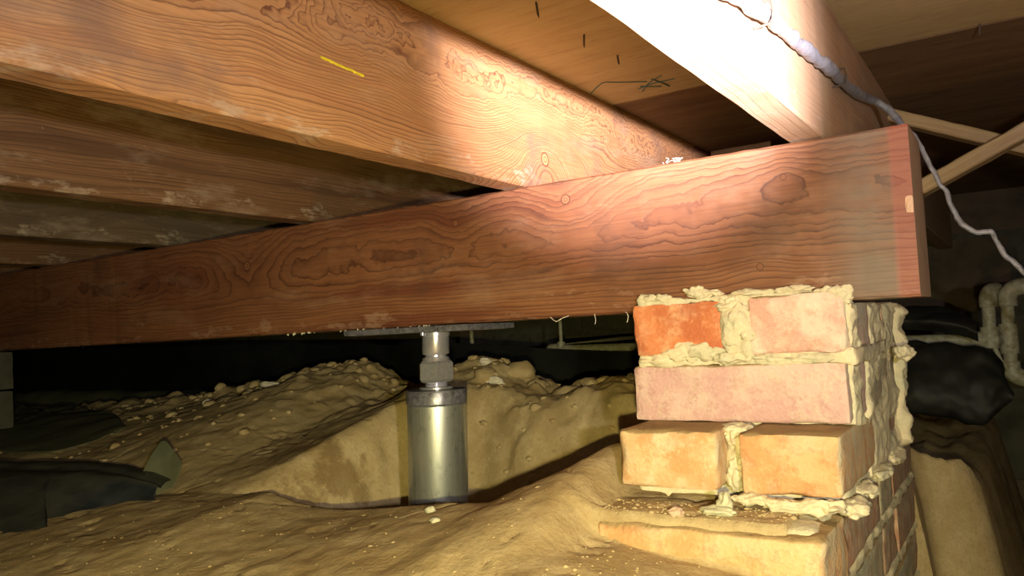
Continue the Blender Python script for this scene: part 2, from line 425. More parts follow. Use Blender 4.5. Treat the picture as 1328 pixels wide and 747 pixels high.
xs = np.concatenate([np.arange(-4.2, -2.0, .05), np.arange(-2.0, -1.3, .009), np.arange(-1.3, -.10, .004), np.arange(-.10, .1, .01), np.arange(.1, 1.3, .06)])
ys = np.concatenate([np.arange(-.6, .25, .03), np.arange(.25, .56, .006), np.arange(.56, 1.22, .0038), np.arange(1.22, 1.4, .01), np.arange(1.4, 2.36, .04)])
XX, YY = np.meshgrid(xs, ys, indexing='ij'); ZZ = ground(XX, YY)
nx, ny = XX.shape; ii, jj = np.meshgrid(np.arange(nx - 1), np.arange(ny - 1), indexing='ij')
v0 = (ii * ny + jj).ravel(); quads = np.stack([v0, v0 + ny, v0 + ny + 1, v0 + 1], 1)
me = bpy.data.meshes.new('floor'); me.vertices.add(nx * ny); me.vertices.foreach_set('co', np.stack([XX, YY, ZZ], -1).ravel())
me.loops.add(quads.size); me.loops.foreach_set('vertex_index', quads.ravel()); me.polygons.add(len(quads))
me.polygons.foreach_set('loop_start', np.arange(len(quads)) * 4); me.polygons.foreach_set('loop_total', np.full(len(quads), 4)); me.update(calc_edges=True)
me.materials.append(SOIL); me.shade_smooth()
floor = bpy.data.objects.new('floor', me); C.objects.link(floor); tag(floor, 'bare brown soil with a heap and a dug hole', kind='structure')

# ------------------------------------------------------------------ walls
BLK = plain('dark_masonry_block', (.13, .125, .095), .9, 0, .2, 1, 9, (.06, .06, .045), .6)
BLK2 = plain('brown_masonry_block', (.16, .12, .085), .9, 0, .2, 1, 9, (.08, .07, .05), .6)
WM = plain('wall_bed_mortar', (.12, .115, .09), .95, 0, .1, 1, 40, (.07, .065, .05), .6)
def wall(name, axis, pos, a0, a1, z0, z1, face):
    root = empty(name, (0, 0, 0)); tag(root, kind='structure')
    bw, bh, th = .40, .20, .14
    bm = bmesh.new(); bmesh.ops.create_cube(bm, size=1)
    L = a1 - a0; s = (L, th - .014, z1 - z0) if axis == 'x' else (th - .014, L, z1 - z0)
    c = ((a0 + a1) / 2, pos + face * th / 2, (z0 + z1) / 2) if axis == 'x' else (pos + face * th / 2, (a0 + a1) / 2, (z0 + z1) / 2)
    for v in bm.verts: v.co = Vector((v.co.x * s[0] + c[0], v.co.y * s[1] + c[1], v.co.z * s[2] + c[2]))
    from_bm('bed_mortar', bm, WM, root)
    p, F = rbox((bw - .012, th, bh - .012), (5, 2, 3), .006, .002, 30, 3)
    if axis == 'y': p = p[:, [1, 0, 2]]; F = [tuple(reversed(f)) for f in F]
    mesh = []
    for mt in (BLK, BLK2):
        mm = bpy.data.meshes.new('block'); mm.from_pydata([tuple(v) for v in p], [], F); mm.materials.append(mt); mesh.append(mm)
    r = 0; z = z0
    while z < z1 - .01:
        h = min(bh, z1 - z); x = a0 - (bw / 2 if r % 2 else 0)
        while x < a1 - .01:
            xa = max(x, a0); xb = min(x + bw, a1)
            if xb - xa > .05:
                o = bpy.data.objects.new('block', random.choice(mesh)); C.objects.link(o); o.parent = root
                m = (xa + xb) / 2; o.location = (m, c[1] - face * random.uniform(0, .004), z + h / 2) if axis == 'x' else (c[0], m, z + h / 2)
                sx = (xb - xa - .012) / (bw - .012); sz = (h - .012) / (bh - .012)
                o.scale = (sx, 1, sz) if axis == 'x' else (1, sx, sz)
            x += bw
        z += bh; r += 1
    return root
random.seed(4)
wall('wall_back', 'x', 2.3, -4.2, 1.3, -.62, .30, 1)
wall('wall_left', 'y', -4.2, -.6, 2.3, -.35, .30, -1)
wall('wall_right', 'y', 1.3, -.6, 2.3, -.62, .30, 1)

# ------------------------------------------------------------------ plywood subfloor
ceil = empty('ceiling', (0, 0, .288)); tag(ceil, kind='structure')
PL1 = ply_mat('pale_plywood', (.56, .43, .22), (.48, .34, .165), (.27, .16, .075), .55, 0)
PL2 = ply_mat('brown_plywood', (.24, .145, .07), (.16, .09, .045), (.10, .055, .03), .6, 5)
def ply(x0, x1, y0, y1, m, dz=0):
    bm = bmesh.new(); bmesh.ops.create_cube(bm, size=1)
    for v in bm.verts: v.co = Vector((v.co.x * (x1 - x0 - .003), v.co.y * (y1 - y0 - .003), v.co.z * .018))
    bmesh.ops.bevel(bm, geom=bm.edges[:], offset=.0015, segments=1, affect='EDGES')
    o = from_bm('plywood_sheet', bm, m, ceil); o.location = ((x0 + x1) / 2, (y0 + y1) / 2, .009 + dz); return o
SEAM = .937
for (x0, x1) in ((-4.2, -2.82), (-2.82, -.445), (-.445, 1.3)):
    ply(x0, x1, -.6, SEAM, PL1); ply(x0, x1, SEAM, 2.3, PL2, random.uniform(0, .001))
# pencil scribble on the underside
def stroke(pts, r=.0007): return tube(catmull(pts, 5), r, 5)
SC = plain('blue_green_crayon', (.05, .12, .12), .8)
Zs = -.0005
sv = merge([stroke([(-.425, .868, Zs), (-.405, .848, Zs), (-.392, .840, Zs), (-.378, .852, Zs), (-.352, .872, Zs)]), stroke([(-.372, .905, Zs), (-.352, .878, Zs), (-.330, .862, Zs)]), stroke([(-.372, .892, Zs), (-.350, .884, Zs), (-.322, .884, Zs)]), stroke([(-.344, .866, Zs), (-.340, .888, Zs), (-.338, .908, Zs)]), stroke([(-.366, .884, Zs), (-.356, .894, Zs), (-.346, .902, Zs)])])
o = obj('crayon_scribble', *sv, SC, ceil); o['label'] = 'small dark blue-green crayon scribble on the pale plywood'
NAILM = plain('dull_nail_steel', (.12, .09, .07), .6, .6)
nm = None
for k, (x, y, L) in enumerate(((-.338, .592, .014), (-.341, .689, .013), (-.341, .766, .011), (-.012, .93, .012), (.016, .72, .012))):
    V, F = tube([(0, 0, .004), (0, 0, -L * .75), (.0005, 0, -L)], [.0011, .0011, .0003], 7)
    o = obj('nail', V, F, NAILM, ceil); o.location = (x, y, 0); o.rotation_euler = (random.uniform(-.15, .15), random.uniform(-.15, .15), 0)

# ------------------------------------------------------------------ timber
def joist_obj(name, xface, thick, H, m, seed, y0=-.6, y1=2.29, zb=.151):
    o = lumber(name, y1 - y0, thick, H, m, seed, 120)
    # local X -> world Y ; visible face is world +X which is local -Y
    o.rotation_euler = (0, 0, math.radians(90)); o.location = (xface - thick / 2, (y0 + y1) / 2, zb + H / 2); return o
# local u = worldY - .845 ; local v = worldz - .2195 ; local y(-) faces +X
def K(Y, Z, s, k): return (Y - .845, Z - .2195, s, k)
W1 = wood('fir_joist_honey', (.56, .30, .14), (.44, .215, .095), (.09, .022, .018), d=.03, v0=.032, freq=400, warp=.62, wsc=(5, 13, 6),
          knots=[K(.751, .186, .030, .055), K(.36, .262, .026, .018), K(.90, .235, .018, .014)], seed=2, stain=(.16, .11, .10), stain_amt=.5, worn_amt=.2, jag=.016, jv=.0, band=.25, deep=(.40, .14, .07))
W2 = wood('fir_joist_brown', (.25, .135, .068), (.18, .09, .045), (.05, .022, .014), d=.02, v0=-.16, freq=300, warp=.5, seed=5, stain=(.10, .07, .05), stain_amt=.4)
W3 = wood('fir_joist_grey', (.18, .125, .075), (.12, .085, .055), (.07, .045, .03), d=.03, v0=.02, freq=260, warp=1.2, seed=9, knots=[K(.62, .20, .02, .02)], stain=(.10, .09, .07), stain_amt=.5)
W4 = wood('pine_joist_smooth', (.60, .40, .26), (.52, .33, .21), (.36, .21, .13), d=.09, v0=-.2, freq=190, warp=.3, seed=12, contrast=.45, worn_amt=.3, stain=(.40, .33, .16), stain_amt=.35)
jr = joist_obj('floor_joist', -.128, .031, .139, W4, 1)
tag(jr, 'pale pinkish floor joist with a grey cable run along its side, nearest the camera', 'joist')
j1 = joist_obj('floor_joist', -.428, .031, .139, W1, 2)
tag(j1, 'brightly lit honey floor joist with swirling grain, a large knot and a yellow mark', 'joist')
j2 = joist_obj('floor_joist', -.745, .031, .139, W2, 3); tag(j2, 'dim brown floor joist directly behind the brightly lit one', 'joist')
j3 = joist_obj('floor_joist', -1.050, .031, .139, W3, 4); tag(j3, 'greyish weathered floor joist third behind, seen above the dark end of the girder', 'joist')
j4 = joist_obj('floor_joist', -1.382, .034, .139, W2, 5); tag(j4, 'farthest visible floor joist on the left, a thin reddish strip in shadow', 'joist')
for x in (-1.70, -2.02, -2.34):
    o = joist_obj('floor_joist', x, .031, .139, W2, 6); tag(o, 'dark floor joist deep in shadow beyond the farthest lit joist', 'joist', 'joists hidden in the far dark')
o = joist_obj('floor_joist', .172, .031, .139, W4, 6); tag(o, 'floor joist at the far right that holds the right ends of the cross bracing', 'joist')
# yellow crayon mark on the lit joist
YM = plain('yellow_crayon', (.75, .62, .03), .6)
V, F = tube(catmull([(.418 - .845, -.0158, .2130 - .2205), (.435 - .845, -.0158, .2115 - .2205), (.452 - .845, -.0157, .2106 - .2205), (.464 - .845, -.0157, .2098 - .2205)], 6), [.0011] * 19, 6, 3, .0006, 300)
o = obj('yellow_crayon_mark', V, F, YM, j1); o['label'] = 'short bright yellow crayon stroke'

WG = wood('fir_girder_red', (.275, .120, .056), (.20, .078, .038), (.050, .013, .009), d=.02, v0=.018, freq=340, warp=.36, wsc=(2.4, 8, 6),
          knots=[(-.378 + 1.382, .130 - .0805, .020, .012), (-.87 + 1.382, .105 - .0805, .026, .016), (-.188 + 1.382, .045 - .0805, .012, .004), (-.518 + 1.382, .122 - .0805, .014, .006), (-.163 + 1.382, .121 - .0805, .010, -.004)],
          seed=3, stain=(.08, .04, .03), stain_amt=.45, worn_amt=.28, worn=(.42, .28, .20), rough=.52, spec=.4, jag=.006, jv=-.03, end=1.318, band=.6, deep=(.115, .026, .016))
GL = 2.636
g = lumber('girder_beam', GL, .09, .1395, WG, 8, 200, .0009, .0022, .0)
g.location = (-.064 - GL / 2, .745, .0105 + .1395 / 2)
tag(g, 'long reddish timber girder with knots, resting on the brick pier and jack post', 'beam')
# splinter scar on the end arris, red paint band near the end
SPL = plain('torn_splinter_wood', (.62, .42, .30), .8)
V, F = rbox((.006, .002, .014), (3, 2, 4), .001, .001, 300, 4); V = V + np.array([GL / 2 - .003, -.0452, .004]); o = obj('splinter_scar', V, F, SPL, g); o['label'] = 'pale torn splinter at the beam end'

BR = wood('pine_bracing', (.62, .45, .24), (.52, .36, .18), (.34, .2, .1), d=.1, v0=-.2, freq=200, warp=.3, seed=21, contrast=.5)
def brace(p0, p1, T, H, label):
    p0 = Vector(p0); p1 = Vector(p1); dvec = p1 - p0; o = lumber('cross_brace', dvec.length, T, H, BR, 4, 30)
    o.location = (p0 + p1) / 2; o.rotation_euler = dvec.to_track_quat('X', 'Z').to_euler(); tag(o, label, 'brace', 'cross bracing'); del o['group']; return o
brace((-.127, 1.175, .264), (.139, 1.175, .140), .034, .017, 'pale wooden cross brace slanting down to the right behind the girder end')
brace((-.127, 1.135, .139), (.139, 1.135, .262), .034, .019, 'pale wooden cross brace rising to the right, crossing in front of the other')
blk = lumber('wood_block', .10, .03, .03, BR, 6, 8); blk.location = (-.46 + .09, 1.32, .273); tag(blk, 'small orange wood scrap under the plywood beyond the girder top', 'wood scrap')

# ------------------------------------------------------------------ cable
pts = [(-.1225, -.3, .13), (-.1225, .30, .168), (-.1225, .456, .186), (-.1222, .54, .196), (-.1225, .64, .205), (-.1222, .74, .213), (-.1225, .846, .222), (-.121, .93, .232), (-.114, .96, .234), (-.098, .955, .212), (-.078, .95, .180), (-.065, .95, .144), (-.055, .95, .122), (-.049, .95, .10),
       (-.045, .95, .092), (-.034, .95, .079), (-.024, .95, .076), (-.018, .95, .075), (-.014, .955, .066), (-.004, .955, .048), (.010, .96, .030), (.05, 1.0, -.02), (.11, 1.1, -.10), (.16, 1.2, -.22), (.17, 1.25, -.50)]
path = catmull(pts, 10); P = np.array(path)
rad = np.interp(P[:, 1] + 5 * (np.arange(len(P)) > 90), [0, .9, .97, 9], [.0052, .0048, .0036, .0036]); rad = rad * (1 + .22 * vn(P * 60, 2)); rad = np.where(np.arange(len(P)) > 95, .0027, rad)
V, F = tube(path, rad, 12, 5, .0012, 90)
cb = obj('electric_cable', V, F, CABLE, None, True); tag(cb, 'lumpy grey sheathed cable stapled along the pale joist and hanging past the girder end', 'cable')
for y, z in ((.50, .191), (.76, .2145)):
    V, F = tube([(-.1279, y, z + .008), (-.1165, y, z + .007), (-.1155, y, z), (-.1165, y, z - .007), (-.1279, y, z - .008)], .0009, 6)
    obj('cable_staple', V, F, NAILM, cb)

# ------------------------------------------------------------------ screw jack post
jp = empty('screw_jack_post', (-.5885, .745, -.37)); tag(jp, 'galvanised steel screw jack post standing in the hole and holding up the girder', 'jack post')
TX = .0
def jack(name, V, F, m, smooth=True, par=jp):
    V = np.array(V, float); V[:, :2] *= (.85 if name not in ('top_plate',) else 1); V[:, 2] += .37; V[:, 0] += (V[:, 2] - .37) * .035
    o = obj(name, V, F, m, par)
    if smooth:
        o.data.shade_smooth(); o.data.set_sharp_from_angle(angle=math.radians(32))
    return o
jack('steel_pipe', *lathe([(.0405, -.372), (.0417, -.37), (.0417, -.0835), (.0405, -.0825)], 64), ZINC)
jack('cap_plate', *lathe([(.0415, -.0822), (.0428, -.081), (.0428, -.067), (.0418, -.0655)], 64), DKST)
# threaded rod
prof = [(.0105, -.0655)]
z = -.064
while z < -.054: prof += [(.0165, z), (.0148, z + .0009)]; z += .0018
prof.append((.0148, -.054))
jack('threaded_rod', *lathe(prof, 32), CHROME)
jack('washer', *lathe([(.022, -.0654), (.0235, -.0648), (.0235, -.0625), (.022, -.0618)], 40), NUTM)
# hex nut with chamfers
def hexnut(r, z0, z1, ch=.003):
    V = []; F = []; n = 6
    rings = [(r * .86, z0, 0), (r, z0 + ch, 1), (r, z1 - ch, 1), (r * .86, z1, 0)]
    for rr, z, _ in rings:
        for k in range(6):
            for q in (0, .5):
                a = math.radians(60 * (k + q) + 12); rad_ = rr if q == 0 else rr * (.93 if rr < r else .866)
                V.append((rad_ * math.cos(a), rad_ * math.sin(a), z))
    for i in range(3):
        for k in range(12): k2 = (k + 1) % 12; F.append((i * 12 + k, i * 12 + k2, (i + 1) * 12 + k2, (i + 1) * 12 + k))
    F.append(tuple(range(11, -1, -1))); F.append(tuple(36 + k for k in range(12))); return V, F
jack('hex_nut', *hexnut(.0262, -.0565, -.0315), NUTM)
jack('round_collar', *lathe([(.0200, -.0316), (.0185, -.0275), (.0150, -.0262), (.0150, -.0245), (.0182, -.0235), (.0190, -.0220), (.0190, -.0025), (.0182, -.0018), (.0205, -.0016), (.0205, .0022)], 48), CHROME)
V, F = rbox((.186, .095, .0075), (10, 6, 2), .002, .0002, 60, 2)
V = V + np.array([-.006, -.006, .0062]); V[:, 0] -= V[:, 2] * .035; jack('top_plate', V, F, DKST, False)
bt = lathe([(.0035, .0), (.0035, -.004), (.002, -.0045)], 12); V = np.array(bt[0]); V[:, 0] += .012; V[:, 1] -= .043; V[:, 2] += .0035; jack('plate_screw', V, bt[1], CHROME)

# ------------------------------------------------------------------ brick pier
pier = empty('brick_pier', (-.215, .78, -.16)); tag(pier, 'stepped old brick pier with thick crumbling mortar under the girder end', 'pier')
off = np.array([-.215, .78, -.16])
bs = [0]
def brick(x0, x1, y0, y1, z0, z1, m, hero=True, label=None, notch=False, amp=.0012, rad=.003, rz=0, chip=1.5):
    bs[0] += 1
    seg = (16, 14, 8) if hero else (3, 3, 2)
    sz = (x1 - x0, y1 - y0, z1 - z0)
    V, F = rbox(sz, seg, rad, amp if hero else .0006, 70, bs[0], chip)
    if rz: c, s = math.cos(rz), math.sin(rz); V = np.stack([V[:, 0] * c - V[:, 1] * s, V[:, 0] * s + V[:, 1] * c, V[:, 2]], 1)
    ctr = np.array([(x0 + x1) / 2, (y0 + y1) / 2, (z0 + z1) / 2])
    if notch:
        W = V + ctr; W[:, 2] = np.where((W[:, 1] > .6965), np.minimum(W[:, 2], .0085), W[:, 2]); V = W - ctr
    o = obj('brick', V, F, m, pier, hero); o.location = ctr - off
    if hero: o.data.set_sharp_from_angle(angle=math.radians(50))
    if label: o['label'] = label
    return o
# course 1
brick(-.3055, -.221, .687, .875, -.031, .0175, B_OR, True, 'bright orange-red brick at the upper left', True, .0018, .0035)
brick(-.1975, -.1185, .686, .875, -.032, .0195, B_PK, True, 'pale pink brick with whitish bloom at the upper right', True)
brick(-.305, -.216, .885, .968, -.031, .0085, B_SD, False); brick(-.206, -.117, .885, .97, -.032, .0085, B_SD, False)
# course 2
brick(-.3095, -.1205, .688, .774, -.0905, -.0395, B_PU, True, 'long dusky pink stretcher brick across the front')
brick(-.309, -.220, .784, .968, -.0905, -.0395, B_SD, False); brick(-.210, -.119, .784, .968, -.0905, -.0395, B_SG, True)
# course 3 (stands forward)
brick(-.304, -.2165, .628, .816, -.139, -.0905, B_TN, True, 'buff-orange brick standing forward at the left, mortar missing beside it', False, .0016, .0045, .03)
brick(-.1965, -.1195, .632, .816, -.1395, -.0915, B_YO, True, 'orange brick standing forward at the right', False, .0014, .0035)
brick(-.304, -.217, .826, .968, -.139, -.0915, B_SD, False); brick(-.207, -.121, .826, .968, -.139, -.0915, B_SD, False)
# course 4 ledge
brick(-.300, -.1255, .577, .664, -.2065, -.157, B_YO, True, 'long ledge brick half buried in the dirt at the foot', False, .0022, .004, 0, 2.5)
# base wall flank
rows = [(-.2065, -.157), (-.2665, -.2165), (-.3265, -.2765), (-.3865, -.3365), (-.4465, -.3965), (-.5065, -.4565)]
random.seed(8)
for r, (z0, z1) in enumerate(rows):
    y = .577 if r else .674
    k = r
    while y < 1.13:
        L = .087 if (k % 2) else .187
        if r == 0 and y < .7: L = .187
        y2 = min(y + L, 1.15)
        if y2 - y > .03:
            jx = random.uniform(-.0025, .003)
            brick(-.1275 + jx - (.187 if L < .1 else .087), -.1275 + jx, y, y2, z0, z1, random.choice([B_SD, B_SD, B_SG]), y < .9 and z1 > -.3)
        y = y2 + .010; k += 1
# remaining front courses, under the soil
for r in (1, 2, 3): brick(-.50 + .19, -.323 + .187, .585, .66, rows[r][0], rows[r][1], B_SD, False) if False else None

# mortar
mp = []
ms = [50]
def mort(x0, x1, y0, y1, z0, z1, amp=.003, seg=(14, 10, 4), rad=.003, nsc=55, cap=None):
    ms[0] += 1; V, F = rbox((x1 - x0, y1 - y0, z1 - z0), seg, min(rad, (z1 - z0) * .4), amp, nsc, ms[0], 1)
    V = V + np.array([(x0 + x1) / 2, (y0 + y1) / 2, (z0 + z1) / 2])
    if cap is not None: V[:, 2] = np.where(V[:, 1] > .6965, np.minimum(V[:, 2], cap), V[:, 2])
    mp.append((V, F))
def blob(x, y, z, rx, ry, rz_, seed=0, amp=.35):
    bm = bmesh.new(); bmesh.ops.create_icosphere(bm, subdivisions=4, radius=1); V = np.array([v.co[:] for v in bm.verts]); F = [tuple(v.index for v in f.verts) for f in bm.faces]; bm.free()
    V = V * (1 + amp * fbm(V * 1.6 + seed * 9.7, 3, seed))[:, None]
    V = V * np.array([rx, ry, rz_]) + np.array([x, y, z]); return V, F
mort(-.3035, -.114, .6895, .868, -.0415, -.0295, .0022, (60, 14, 4), .0012)                      # bed 1/2
mort(-.3035, -.1225, .7, .965, -.0925, -.0885, .001, (16, 10, 2), .001)
mort(-.2225, -.196, .6865, .87, -.035, .0185, .0035, (8, 12, 10), .004, 70, .0092)            # thick perpend in course 1
mort(-.302, -.120, .6890, .6955, .0150, .0215, .0022, (60, 2, 4), .0012, 60)                    # lip above course 1
mort(-.2165, -.198, .655, .87, -.137, -.094, .004, (6, 12, 8), .005, 60)                      # gap in course 3
mort(-.300, -.122, .665, .87, -.1565, -.1385, .002, (24, 16, 3), .003)                         # bed 3/4
mort(-.296, -.1255, .876, .960, -.150, .0085, .003, (10, 8, 12), .003)
mort(-.29, -.135, .70, .96, -.150, .004, .001, (6, 6, 6), .003)
mort(-.24, -.1335, .585, 1.145, -.51, -.1545, .0022, (8, 50, 30), .004, 60)                   # core of the base wall
for r in range(5): mort(-.2, -.1285, .585, 1.14, rows[r][0] - .0105, rows[r][0] + .0005, .0022, (4, 90, 3), .0015, 70)
mort(-.2, -.125, .66, 1.12, -.158, -.151, .003, (6, 70, 3), .003, 70)                          # wavy ledge edge
# smears on the flank
mort(-.130, -.1135, .691, .722, -.034, .012, .0035, (3, 14, 24), .004, 80, .0085)
mort(-.130, -.1185, .700, .735, -.095, -.036, .002, (3, 12, 20), .003, 60)
mort(-.130, -.1185, .770, .975, -.150, -.034, .0040, (4, 50, 40), .003, 30)
mort(-.130, -.1165, .800, .972, -.052, .0085, .0040, (4, 40, 20), .004, 50)
mort(-.128, -.1095, .955, .975, -.145, .006, .0055, (4, 8, 50), .004, 60)
for k, (x, y, z, a, b, c) in enumerate(((-.291, .692, .0225, .010, .004, .005), (-.276, .691, .022, .008, .004, .0035), (-.245, .6915, .027, .010, .0045, .0045), (-.236, .691, .024, .014, .004, .004),
        (-.208, .688, -.004, .013, .007, .020), (-.214, .689, .015, .012, .006, .007), (-.122, .690, .016, .010, .006, .007), (-.195, .690, .0225, .020, .004, .003), (-.160, .690, .0222, .018, .004, .003),
        (-.283, .692, -.034, .018, .006, .006), (-.262, .6895, -.027, .018, .004, .009), (-.240, .6895, -.028, .018, .004, .008), (-.215, .690, -.034, .02, .006, .006), (-.18, .692, -.036, .02, .005, .004), (-.15, .692, -.036, .02, .005, .004),
        (-.206, .662, -.105, .010, .010, .014), (-.210, .668, -.094, .014, .012, .005), (-.206, .655, -.130, .009, .008, .012), (-.186, .630, -.1435, .016, .008, .004), (-.160, .629, -.146, .022, .008, .005), (-.135, .633, -.146, .016, .010, .006),
        (-.118, .66, -.150, .010, .02, .006), (-.119, .72, -.149, .010, .022, .007), (-.119, .80, -.149, .010, .026, .007), (-.121, .90, -.150, .010, .03, .007),
        (-.1, .885, -.042, .008, .010, .008))):
    mp.append(blob(x, y, z, a, b, c, k))
for i in range(6, 7): pass
V, F = merge(mp)
V = V + np.stack([fbm(V * 130 + 5, 3, 61), fbm(V * 130 + 55, 3, 71), fbm(V * 130 + 95, 3, 81)], 1) * .0016 + np.stack([fbm(V * 420 + 5, 2, 62), fbm(V * 420 + 55, 2, 72), fbm(V * 420 + 95, 2, 82)], 1) * .0005
V[:, 2] = np.where((V[:, 1] > .698) & (V[:, 2] > .0095), .0095, V[:, 2])
V = V - off; o = obj('mortar', V, F, MORT, pier, True); o['kind'] = 'stuff'; o['label'] = 'rough pale mortar, thick and smeared'

# ------------------------------------------------------------------ loose pieces
def loose(name, x, y, s, m, label, cat, seed, flat=.5, rot=0, shape=None, group=None, lift=.3, z=None):
    V, F = blob(0, 0, 0, *s, seed, .3)
    if shape: V = shape(V)
    c, sn = math.cos(rot), math.sin(rot); V = np.stack([V[:, 0] * c - V[:, 1] * sn, V[:, 0] * sn + V[:, 1] * c, V[:, 2]], 1)
    o = obj(name, V, F, m, None, True); o.location = (x, y, (gz(x, y) if z is None else z) + s[2] * lift); tag(o, label, cat, group); return o
loose('stone_chip', -1.19, 1.0, (.020, .007, .007), CHIP, 'large white oval chip on the slope of the dirt heap', 'stone chip', 1, rot=.3)
def bone(V): V = V.copy(); V[:, 2] += np.abs(V[:, 0]) * -.25; V[:, 1] *= 1; V[:, 2] *= 1 + 18 * np.abs(V[:, 0]); return V
loose('stone_chip', -.694, 1.02, (.019, .007, .0065), CHIP, 'pale bone-shaped chip on the heap crest right of the jack post', 'stone chip', 2, shape=bone, lift=.8)
loose('stone_chip', -.739, 1.06, (.010, .007, .007), CHIP, 'small pale chip just above the bone-shaped one', 'stone chip', 3, lift=.8)
loose('stone_chip', -1.307, .95, (.010, .004, .006), CHIP, 'slim white chip at left of the heap slope, the farther of the close pair', 'stone chip', 4, rot=.8)
loose('stone_chip', -1.277, .93, (.006, .004, .005), CHIP, 'tiny white chip at left of the heap slope, the nearer of the close pair', 'stone chip', 5)
loose('mortar_crumb', -.482, .59, (.006, .004, .004), GCHIP, 'pale grey crumb on the foreground dirt below the jack post', 'mortar crumb', 6)
loose('mortar_crumb', -.454, .562, (.006, .004, .003), GCHIP, 'pale grey crumb on the foreground dirt nearest the camera below the jack post', 'mortar crumb', 7)
loose('mortar_crumb', -.205, .600, (.014, .007, .004), GCHIP, 'greenish grey broken mortar lump on the pier ledge', 'mortar crumb', 8, lift=.6)
loose('mortar_crumb', -.202, .606, (.006, .006, .009), GCHIP, 'upright greenish grey mortar shard on the pier ledge', 'mortar crumb', 9, lift=.8)
loose('brick_crumb', -.236, .590, (.006, .005, .004), PCHIP, 'pinkish brick crumb on the ledge left of the grey mortar lump', 'brick crumb', 10, lift=.6)
random.seed(11)
parts = []
def clods(n, xr, yr, sr, zoff=.2):
    for k in range(n):
        x = random.uniform(*xr); y = random.uniform(*yr); s = random.uniform(*sr) * (1 if random.random() < .85 else 1.8)
        bm = bmesh.new(); bmesh.ops.create_icosphere(bm, subdivisions=2 if s > .006 else 1, radius=1); V = np.array([v.co[:] for v in bm.verts]); F = [tuple(v.index for v in f.verts) for f in bm.faces]; bm.free()
        V = V * (1 + .35 * fbm(V * 1.7 + k * 3.1, 2, k))[:, None] * np.array([s * random.uniform(.8, 1.3), s, s * .75])
        parts.append((V + np.array([x, y, gz(x, y) + s * zoff]), F))
clods(110, (-1.75, -.35), (1.03, 1.13), (.003, .008), -.1); clods(25, (-1.5, -.45), (1.03, 1.12), (.009, .013), -.3); clods(150, (-1.9, -.98), (.68, 1.05), (.002, .007), -.1); clods(30, (-.75, -.35), (.93, 1.0), (.003, .006), -.2)
clods(160, (-.9, -.33), (.40, .60), (.0007, .0016), -.2); clods(260, (-.30, -.135), (.585, .628), (.0006, .0014), 0); clods(30, (-.72, -.36), (.86, .93), (.004, .010), 0); clods(90, (-.30, -.2), (.45, .57), (.0006, .0014), 0)
V, F = merge(parts); o = obj('dirt_clods', V, F, SOIL, None, True); tag(o, 'crumbly brown dirt clods scattered over the heap and ground', 'dirt', None, 'stuff')

# ------------------------------------------------------------------ plastic sheets
def sheet(name, P, m, label, thick=.0008, cr=.006, csc=12, seed=0, ridge=True, base=None):
    """P: grid [n][m] of control points, bilinearly refined and crumpled"""
    P = np.array(P, float)
    def ref(A, n):
        out = []
        for i in range(A.shape[0]): out.append(A[i])
        t = np.linspace(0, A.shape[0] - 1, n); i0 = np.clip(np.floor(t).astype(int), 0, A.shape[0] - 2); f = (t - i0); f = f[:, None, None]
        def g(i): return A[np.clip(i, 0, A.shape[0] - 1)]
        a, b, c, d = g(i0 - 1), g(i0), g(i0 + 1), g(i0 + 2)
        return .5 * ((2 * b) + (-a + c) * f + (2 * a - 5 * b + 4 * c - d) * f ** 2 + (-a + 3 * b - 3 * c + d) * f ** 3)
    n, mm = 70, 60
    A = ref(P, n); A = ref(A.transpose(1, 0, 2), mm).transpose(1, 0, 2)
    q = A * csc
    nz = fbm(q + seed, 4, seed); rg = (1 - np.abs(fbm(q * .7 + 31, 3, seed + 3))) * 1.4 - .9 if ridge else 0
    dx = np.gradient(A, axis=0); dy = np.gradient(A, axis=1); N = np.cross(dx, dy); N /= np.linalg.norm(N, axis=2, keepdims=True) + 1e-9
    A = A + N * ((nz * .6 + rg) * cr)[..., None]
    if base is not None: A[..., 2] = np.maximum(A[..., 2], ground(A[..., 0], A[..., 1]) + base)
    V = A.reshape(-1, 3); F = [(i * mm + j, (i + 1) * mm + j, (i + 1) * mm + j + 1, i * mm + j + 1) for i in range(n - 1) for j in range(mm - 1)]
    o = obj(name, V, F, m, None, True); md = o.modifiers.new('thickness', 'SOLIDIFY'); md.thickness = thick
    tag(o, label, 'plastic sheet'); return o
# folded liner in the left foreground
rim = [(-2.1, .40, -.155), (-1.26, .566, -.163), (-1.146, .594, -.163), (-1.056, .609, -.164), (-.975, .600, -.168), (-.925, .60, -.178)]
fr = [(-1.8, .20, -.212), (-1.0, .440, -.212), (-.992, .495, -.210), (-.985, .552, -.207), (-.955, .600, -.205), (-.935, .610, -.204)]
grid = []
for a, b in zip(rim, fr):
    a = np.array(a); b = np.array(b); m = (a + b) / 2
    grid.append([a + (-.03, .035, .004), a + (-.012, .015, .004), a, m * .5 + a * .5 + (.012, -.012, .012), m + (.022, -.022, .008), b + (.010, -.01, .006), b, b + (-.03, .03, -.006)])
sheet('plastic_sheet', grid, FOLD, 'black plastic liner folded over itself on the dirt in the left foreground', cr=.0025, csc=14, seed=3)
sheet('plastic_sheet', [[(-.985, .607, -.176), (-.972, .618, -.195), (-.955, .628, -.208)], [(-1.000, .622, -.166), (-.980, .636, -.178), (-.957, .640, -.186)], [(-1.008, .640, -.148), (-.988, .648, -.156), (-.959, .655, -.157)], [(-1.010, .658, -.128), (-1.004, .660, -.128), (-.996, .661, -.134)]],
      POLYD, 'grey-green turned-up corner flap of liner at the end of the black fold', cr=.0015, csc=20, seed=5)
g1 = []
